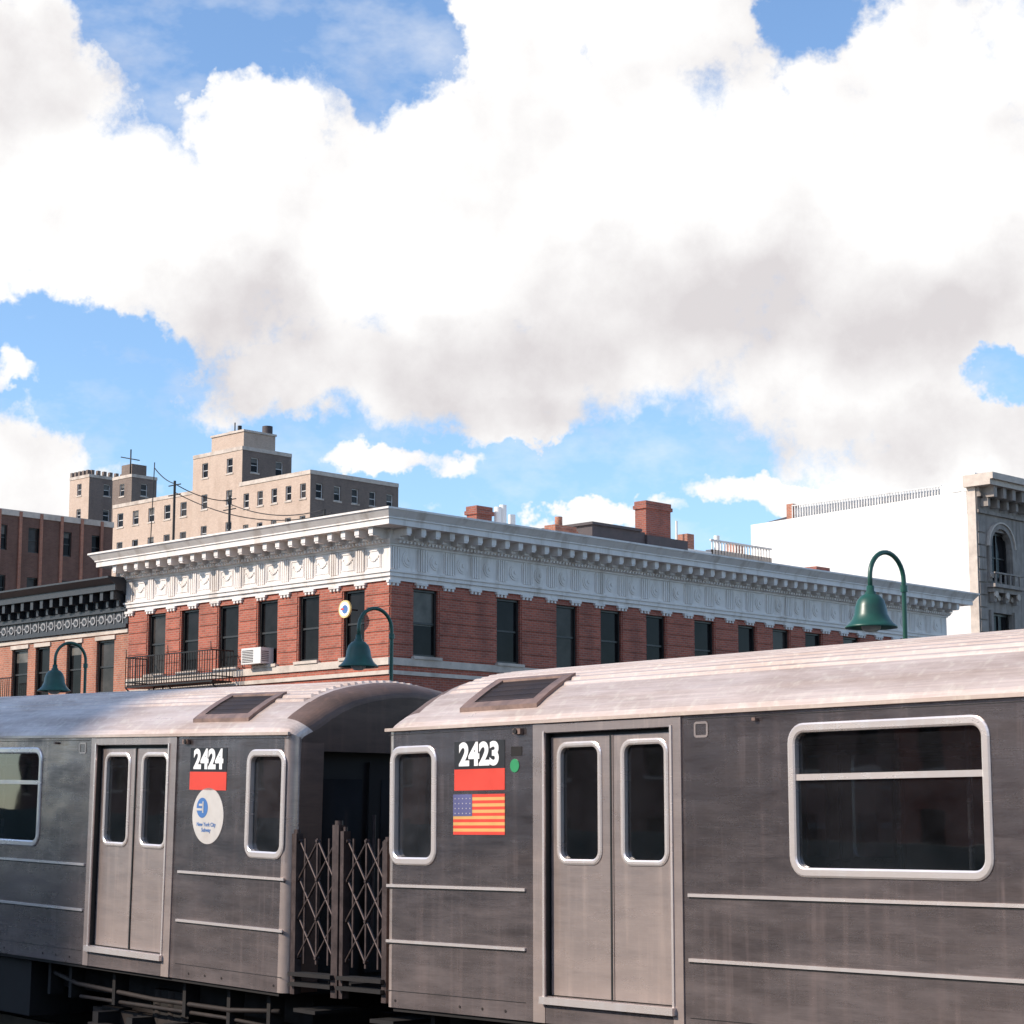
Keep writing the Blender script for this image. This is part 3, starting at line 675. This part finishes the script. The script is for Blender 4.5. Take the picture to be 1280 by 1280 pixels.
t.cyl((-152.7,123.1,45.4),(-152.7,123.1,46.2),.5,'bulkhead_dark',12); t.cyl((-155,121,45.4),(-155,121,46.6),.06,'iron_black',6); t.cyl((-153.5,120.4,45.4),(-153.5,120.4,46.0),.2,'iron_black',8); t.box(-156.6,-155.6,121.5,122.5,45.4,46,'brick_tan'); t.build('penthouse',e,o)
block('apartment_slab',-140.1,-130.7,110,119.9,37.7,'brick_tan','brick_greybrown',2.7,1.55,.75,1.25,zmin=24,topgap=1.0)  # lit face tan, shaded face brown; the shade is painted by brick choice
block('apartment_slab',-172.5,-156.9,119.5,124,40.3,'brick_tan','brick_tan',2.9,2.3,1.0,1.4,zmin=24)
e,o=block('apartment_block',-207,-203,137.2,142.2,49.3,'brick_tan','brick_greybrown',3,2.2,.9,1.4,zmin=26)  # tan front is a painted lit face; the tower itself is grey-brown
t=MB()
for k in range(5): t.box(-206.9+k*.8,-206.5+k*.8,137.15,137.5,49.3,49.9,'brick_greybrown')
for k in range(6): t.box(-203.4,-203.0,137.5+k*.85,137.9+k*.85,49.3,49.9,'brick_greybrown')
t.build('parapet_merlons',e,o)
e,o=block('apartment_block',-194.8,-191.1,134.8,138.2,47.6,'brick_greybrown','brick_greybrown',3,2.2,.9,1.4,zmin=26)
t=MB(); t.box(-194,-192,135.4,137.4,47.5,49.0,'brick_greybrown')
t.tube([(-192,135.2,47.5),(-192,135.2,50.6)],.08,'iron_black',6); t.tube([(-193.6,135.0,49.9),(-190.6,135.4,49.2)],.06,'iron_black',6); t.build('roof_equipment',e,o)
e,o=block('brown_brick_building',-122,-107.2,63.0,74.3,27.1,'brick_dark','brick_dark',3,1.9,.8,1.5,zmin=12,frame='frame_black',sill=False)
t=MB(); P=FX(-107.2)
for k in range(8): t.pbox(P,63.2+k*1.45,63.40+k*1.45,5,27.1,-.10,0,'brick_orange')
t.build('pilasters',e,o)
# unseen tall block across the avenue, added so its shadow falls on the rear car
block('apartment_tower',-86,-63.3,-68,-51,82,'brick_tan','brick_tan',3.0,3.2,1.3,1.5)
# ================================================================== WHITE-WALL CORNER BUILDING
GX,GY=-51.0,83.0
e=empty('white_wall_building',(GX,GY,0)); o=neg(e); w=MB();fr=MB();gl=MB();c=MB()
w.add([(GX-13.1,GY,0),(GX-.01,GY,0),(GX-.01,GY,23.85),(GX-13.1,GY,23.5)],[(0,1,2,3)],'white_wall')
w.box(GX-1.9,GX-.7,GY+.0,GY+.5,23.8,24.2,'white_wall'); w.box(GX-.75,GX,GY-.02,GY+.6,23.8,24.62,'white_wall')
w.box(GX-.45,GX-.002,GY-.06,GY-.002,0,24.4,'stone_light')
w.add([(GX-13.1,GY,23.5),(GX-.01,GY,23.85),(GX,GY+26,23.85),(GX-13.1,GY+26,23.5)],[(0,1,2,3)],'roof_tar')
w.add([(GX-13.1,GY,0),(GX-13.1,GY+26,0),(GX-13.1,GY+26,23.5),(GX-13.1,GY,23.5)],[(0,1,2,3)],'white_wall')
k=GX-10.6
while k<GX-1.9: w.box(k,k+.05,GY+.1,GY+.14,23.6,24.22,'frame_white'); k+=.16
w.box(GX-10.6,GX-1.9,GY+.09,GY+.15,24.2,24.26,'frame_white'); w.box(GX-10.6,GX-1.9,GY+.3,GY+.4,23.6,24.12,'white_wall')
w.box(GX-11.0,GX-10.6,GY+.2,GY+.7,23.5,24.35,'brick_orange')
w.add([(GX-13.1,GY+.3,23.5),(GX-11.1,GY+.3,23.6),(GX-11.1,GY+2.5,24.3),(GX-11.9,GY+2.5,24.25)],[(0,1,2,3)],'bulkhead_dark')
P=FX(GX)
ops=[]
for k in range(6):
    yy=GY+1.05+k*4.1
    for zz,h in ((19.6,2.4),(15.6,2.6),(11.6,2.6),(7.6,2.6)): ops.append((yy,yy+1.75,zz,zz+h))
w.holes(P,GY,GY+26,0,23.9,ops,'stone_grey',.3)
for a,b,z0,z1 in ops:
    window(fr,gl,P,a,b,z0,z1,dep=.25,glass='win_glass',fw=.12)
    m=(a+b)/2; fr.pbox(P,m-.04,m+.04,z0,z1,.2,.27,'frame_black')
    n=11
    if z1>21:
        for i in range(n):
            t0=math.pi*i/n;t1=math.pi*(i+1)/n
            for (ra,rb,pr,mt) in ((.88,1.12,-.12,'stone_grey'),(1.12,1.2,-.18,'stone_light')):
                q=[(m+ra*math.cos(t0),z1-.72+ra*math.sin(t0)),(m+rb*math.cos(t0),z1-.72+rb*math.sin(t0)),(m+rb*math.cos(t1),z1-.72+rb*math.sin(t1)),(m+ra*math.cos(t1),z1-.72+ra*math.sin(t1))]
                vs=[P(u,z,pr) for u,z in q]+[P(u,z,0.25) for u,z in q]
                c.add(vs,[(0,1,2,3),(0,1,5,4),(1,2,6,5),(2,3,7,6),(3,0,4,7)],mt)
            q=[(m+.88*math.cos(t0),z1-.72+.88*math.sin(t0)),(m+.88*math.cos(t1),z1-.72+.88*math.sin(t1)),(m+.9*math.cos(t1),z1+.2),(m+.9*math.cos(t0),z1+.2)]
            c.add([P(u,z,.05) for u,z in q],[(0,1,2,3)],'stone_grey')
    for u in (a-.25,b+.05): c.pbox(P,u,u+.2,z0,z1-.72 if z1>21 else z1+.1,-.12,0,'stone_grey'); c.disc(P,u+.1,z0+.3,.13,-.2,-.12,'stone_light',10)
    c.pbox(P,a-.45,b+.45,z0-.28,z0-.12,-.5,0,'stone_grey'); c.pbox(P,a-.35,b+.35,z0-.5,z0-.28,-.35,0,'stone_grey')
    for u in (a-.2,m-.1,b): c.pbox(P,u,u+.2,z0-.95,z0-.5,-.28,0,'stone_grey'); c.disc(P,u+.1,z0-.6,.16,-.36,-.28,'stone_light',10)
    for i in range(5): c.disc(P,a+.1+i*(b-a-.2)/4,z0-.72,.13,-.12,0,'stone_light',10)
    if z1>21:
        for i in range(6): c.pbox(P,a-.3+i*.42,a-.22+i*.42,z0-.12,z0+.35,-.45,-.38,'stone_grey')
        c.pbox(P,a-.4,b+.4,z0+.35,z0+.42,-.48,-.36,'stone_grey')
for z0,z1,p in ((22.75,22.9,.12),(22.9,23.5,.05),(23.5,23.65,.25),(23.95,24.2,.95),(24.2,24.5,1.1),(23.65,23.95,.2)):
    c.box(GX-.5,GX+p,GY-.0 if p<.9 else GY-.3,GY+26,z0,z1,'stone_light' if z0>23.9 else 'stone_grey')
k=GY+.25
while k<GY+26: c.pbox(P,k,k+.28,23.45,23.95,-.8,-.2,'stone_grey'); c.pbox(P,k+.04,k+.24,23.05,23.45,-.45,-.05,'stone_grey'); k+=.82
for i in range(40):
    z=1+i*.58
    if z<22: c.pbox(P,GY+.02,GY+.62,z,z+.5,-.06,0,'stone_grey')
w.build('walls',e,o);fr.build('window_frames',e,o);gl.build('window_glass',e,o);c.build('cornice_and_carving',e,o)
e=empty('white_rooftop_building',(-61,73.3,0)); o=neg(e); w=MB()
w.box(-69,-61,73.3,80.6,0,20.9,'white_wall'); w.box(-69,-60.95,73.25,75.9,20.9,21.15,'white_wall')
k=76.0
while k<80.6: w.box(-61.06,-61.0,k,k+.05,20.9,21.75,'frame_white'); k+=.22
w.box(-61.08,-60.98,75.9,80.6,21.7,21.78,'frame_white'); w.box(-61.4,-61.0,76.0,80.6,20.9,21.3,'stone_light')
for yy,h,r in ((73.9,22.3,.12),(74.6,22.6,.05),(75.3,22.0,.15),(77.6,22.2,.14),(79.6,21.9,.12)): w.cyl((-62,yy,20.9),(-62,yy,h),r,'white_wall',10)
w.box(-62.2,-61.6,78.5,79.2,20.9,21.9,'brick_orange'); w.box(-62.2,-61.6,74.9,75.4,20.9,22.0,'brick_orange'); w.build('walls_and_railing',e,o)
# ================================================================== STREET LEVEL + BUILDINGS ACROSS
gnd=MB(); gnd.add([(-3000,-3000,0),(3000,-3000,0),(3000,3000,0),(-3000,3000,0)],[(0,1,2,3)],'asphalt'); gnd.build('ground')
pv=MB()
pv.box(-140,CX+4,CY-5,YR+2,.0,.14,'concrete'); pv.box(-140,60,-34,-24,0,.14,'concrete'); pv.box(GX-20,GX+4,GY-3,GY+40,0,.14,'concrete')
pv.build('pavement')
rm=MB()
for k in range(-30,10): rm.box(k*4.0,k*4.0+2,30,30.12,.002,.006,'paint_road'); rm.box(k*4.0,k*4.0+2,-20,-19.88,.002,.006,'paint_road')
for k in range(8): rm.box(CX+5,CX+8,CY-6-1.0*k-.5,CY-6-1.0*k,.002,.006,'paint_road')
rm.build('road_markings')
def opp(x0,x1,h,mat):
    e=empty('brick_tenement',(x0,-30,0)); o=neg(e); w=MB();fr=MB();gl=MB(); P=FYp(-30)
    ops=[]; n=int((x1-x0)/2.6); s0=(x1-x0)/n
    for i in range(n):
        for z in (3.6,6.9,10.2,13.5):
            if z+2.2<h: ops.append((x0+(i+.5)*s0-.5,x0+(i+.5)*s0+.5,z,z+1.9))
    w.holes(P,x0,x1,0,h,ops,mat,.18)
    for q in ops: window(fr,gl,P,*q); w.pbox(P,q[0]-.1,q[1]+.1,q[2]-.12,q[2],-.08,0,'stone_light')
    w.pbox(P,x0,x1,h-.9,h,-.5,0,'stone_light'); w.box(x0,x1,-50,-30.001,h-.1,h,'roof_tar')
    for xx in (x0,x1): w.add([(xx,-30,0),(xx,-50,0),(xx,-50,h),(xx,-30,h)],[(0,1,2,3)],mat)
    w.build('walls',e,o);fr.build('window_frames',e,o);gl.build('window_glass',e,o)
xx=-110
for wd,h,m in ((22,17,'brick_dark'),(18,14,'brick_orange'),(26,18,'brick_dark'),(20,12.5,'brick_red'),(24,18.5,'brick_dark'),(30,15.5,'brick_greybrown'),(30,18,'brick_dark')):
    opp(xx,xx+wd,h,m); xx+=wd+.02
# ================================================================== LIGHT + SKY
sd=Vector((-.42,-.72,.54)).normalized()
sun=bpy.data.lights.new('sun','SUN'); sun.energy=5.0; sun.angle=math.radians(.5); sun.color=(1,.90,.78)
so=bpy.data.objects.new('sun',sun); scene.collection.objects.link(so); so.rotation_euler=(-sd).to_track_quat('-Z','Y').to_euler(); so.location=(0,0,60)
world=bpy.data.worlds.new('World'); scene.world=world; world.use_nodes=True; nt=world.node_tree
try: world.cycles.sampling_method='NONE'
except Exception: pass
bg=nt.nodes['Background']; bg.inputs['Strength'].default_value=.1
sky=N(nt,'ShaderNodeTexSky'); sky.sky_type='NISHITA'; sky.sun_disc=False
sky.sun_elevation=math.asin(sd.z); sky.sun_rotation=math.atan2(sd.x,sd.y); sky.air_density=1.0; sky.dust_density=.4; sky.ozone_density=2.5
tc=N(nt,'ShaderNodeTexCoord'); dirv=tc.outputs['Generated']
fa=math.radians(44.3)
def vm(op,a,b=None,out=0):
    n=nt.nodes.new('ShaderNodeVectorMath'); n.operation=op
    for i,v in enumerate((a,b)):
        if v is None: continue
        if isinstance(v,bpy.types.NodeSocket): lk(nt,v,n.inputs[i])
        else: n.inputs[i].default_value=v
    return n.outputs['Value'] if op in('DOT_PRODUCT','LENGTH') else n.outputs[0]
du=vm('DOT_PRODUCT',dirv,(math.cos(fa),math.sin(fa),0)); df=vm('DOT_PRODUCT',dirv,(-math.sin(fa),math.cos(fa),0)); dz=vm('DOT_PRODUCT',dirv,(0,0,1))
u=mth(nt,'MULTIPLY',mth(nt,'ARCTAN2',du,df),57.296); v=mth(nt,'MULTIPLY',mth(nt,'ARCSINE',dz),57.296)
cb=N(nt,'ShaderNodeCombineXYZ'); lk(nt,u,cb.inputs[0]); lk(nt,v,cb.inputs[1]); p=cb.outputs[0]
w1=noise(nt,dirv,13,6,.62)
wp=vm('MULTIPLY',vm('SUBTRACT',w1.outputs['Color'],(.5,.5,.5)),(7,5.5,0)); pp=vm('ADD',p,wp)
def lobes(lst,src):
    cur=None
    for a,b,ra,rb in lst:
        L_=vm('LENGTH',vm('MULTIPLY',vm('SUBTRACT',src,(a,b,0)),(1/ra,1/rb,0)))
        cur=L_ if cur is None else mth(nt,'MINIMUM',cur,L_)
    return mth(nt,'SUBTRACT',1,mth(nt,'MULTIPLY',cur,cur))
clouds=[(2.7,16.6,11.5,5.0),(-8.7,15.8,7.3,3.0),(11.3,17.2,7.3,6.5),(-14.6,18.1,2.9,5.0),(10.6,12.5,5.6,2.5),(11.8,10,4.3,1.5),(-.9,12.7,7.3,1.8),(-6.4,12.3,3.3,1.2),
 (-14.2,9.4,3.6,1.5),(-14.2,12,1.1,.5),(-3.2,10,1.8,.5),(1.3,8.4,2.9,.5),(0,21.2,2.7,2.2),(5.1,21.8,2.9,1.9),(0,10.9,1.6,.6),(7.2,9.0,2.5,.5),(-7.8,19.2,1.8,1.3)]
holes_=[(-3.8,21.4,2.1,2.3),(-9.8,22.0,3.9,1.9),(9.1,22.2,2.3,1.7),(-12.6,12.6,3.5,1.3),(13.6,11.7,1.6,.7),(3.3,22.6,1.6,.8),(4.6,10.2,1.8,.7)]
base=lobes(clouds,pp); hol=mth(nt,'MAXIMUM',lobes(holes_,pp),0.0)
far=mth(nt,'SUBTRACT',vm('LENGTH',vm('MULTIPLY',vm('SUBTRACT',p,(0,13,0)),(1/20.,1/14.,0))),1.0,clamp=True)
fn=noise(nt,dirv,2.6,3,.55); farf=mth(nt,'MULTIPLY',mth(nt,'SUBTRACT',fn.outputs[0],.57),mth(nt,'MULTIPLY',far,14.0))
base=mth(nt,'MAXIMUM',base,-1.1)
fb=noise(nt,dirv,24,8,.66)
fbl=noise(nt,dirv,9,3,.55); fbl2=noise(nt,vm('ADD',dirv,(-.012,-.012,.026)),9,3,.55)
den=mth(nt,'ADD',mth(nt,'SUBTRACT',base,mth(nt,'MULTIPLY',hol,1.5)),mth(nt,'ADD',mth(nt,'MULTIPLY',mth(nt,'SUBTRACT',fb.outputs[0],.5),2.4),farf))
alpha=N(nt,'ShaderNodeMapRange'); alpha.interpolation_type='SMOOTHSTEP'; lk(nt,den,alpha.inputs[0]); alpha.inputs[1].default_value=-.45; alpha.inputs[2].default_value=.42
veil=ramp(nt,noise(nt,vm('MULTIPLY',dirv,(1,1,1.8)),16,5,.62).outputs[0],.46,.78,.02,.5)
al=mth(nt,'MAXIMUM',alpha.outputs[0],veil)
greys=[(-3,13.0,9,1.4),(8,13.6,8,1.9),(-14.2,19.4,2.4,1.6),(0.2,11.4,4.4,.8),(10.5,10.6,4.5,1.0)]
gy=lobes(greys,vm('ADD',p,wp))
emb=mth(nt,'ADD',mth(nt,'MULTIPLY',mth(nt,'SUBTRACT',.5,fb.outputs[0]),1.1),mth(nt,'MULTIPLY',mth(nt,'SUBTRACT',fbl2.outputs[0],fbl.outputs[0]),3.0))
gf=mth(nt,'ADD',ramp(nt,gy,-1.8,1.0,0,.66),mth(nt,'ADD',emb,.0),clamp=True)
ccol=mixc(nt,gf,(10.7,10.6,10.5),(7.5,7.15,7.25))
skyc=mixc(nt,1.0,sky.outputs[0],(1.72,1.95,2.15),'MULTIPLY')
lk(nt,mixc(nt,al,skyc,ccol),bg.inputs['Color'])
# ================================================================== CAMERA
cam=bpy.data.cameras.new('camera'); co=bpy.data.objects.new('camera',cam); scene.collection.objects.link(co); scene.camera=co
cam.sensor_width=36; cam.lens=73.1; cam.clip_start=.1; cam.clip_end=6000
co.location=(0,0,8.3); co.rotation_euler=(math.radians(90+8.66),0,math.radians(44.3))
scene.view_settings.view_transform='Standard'; scene.view_settings.look='None'; scene.view_settings.exposure=0
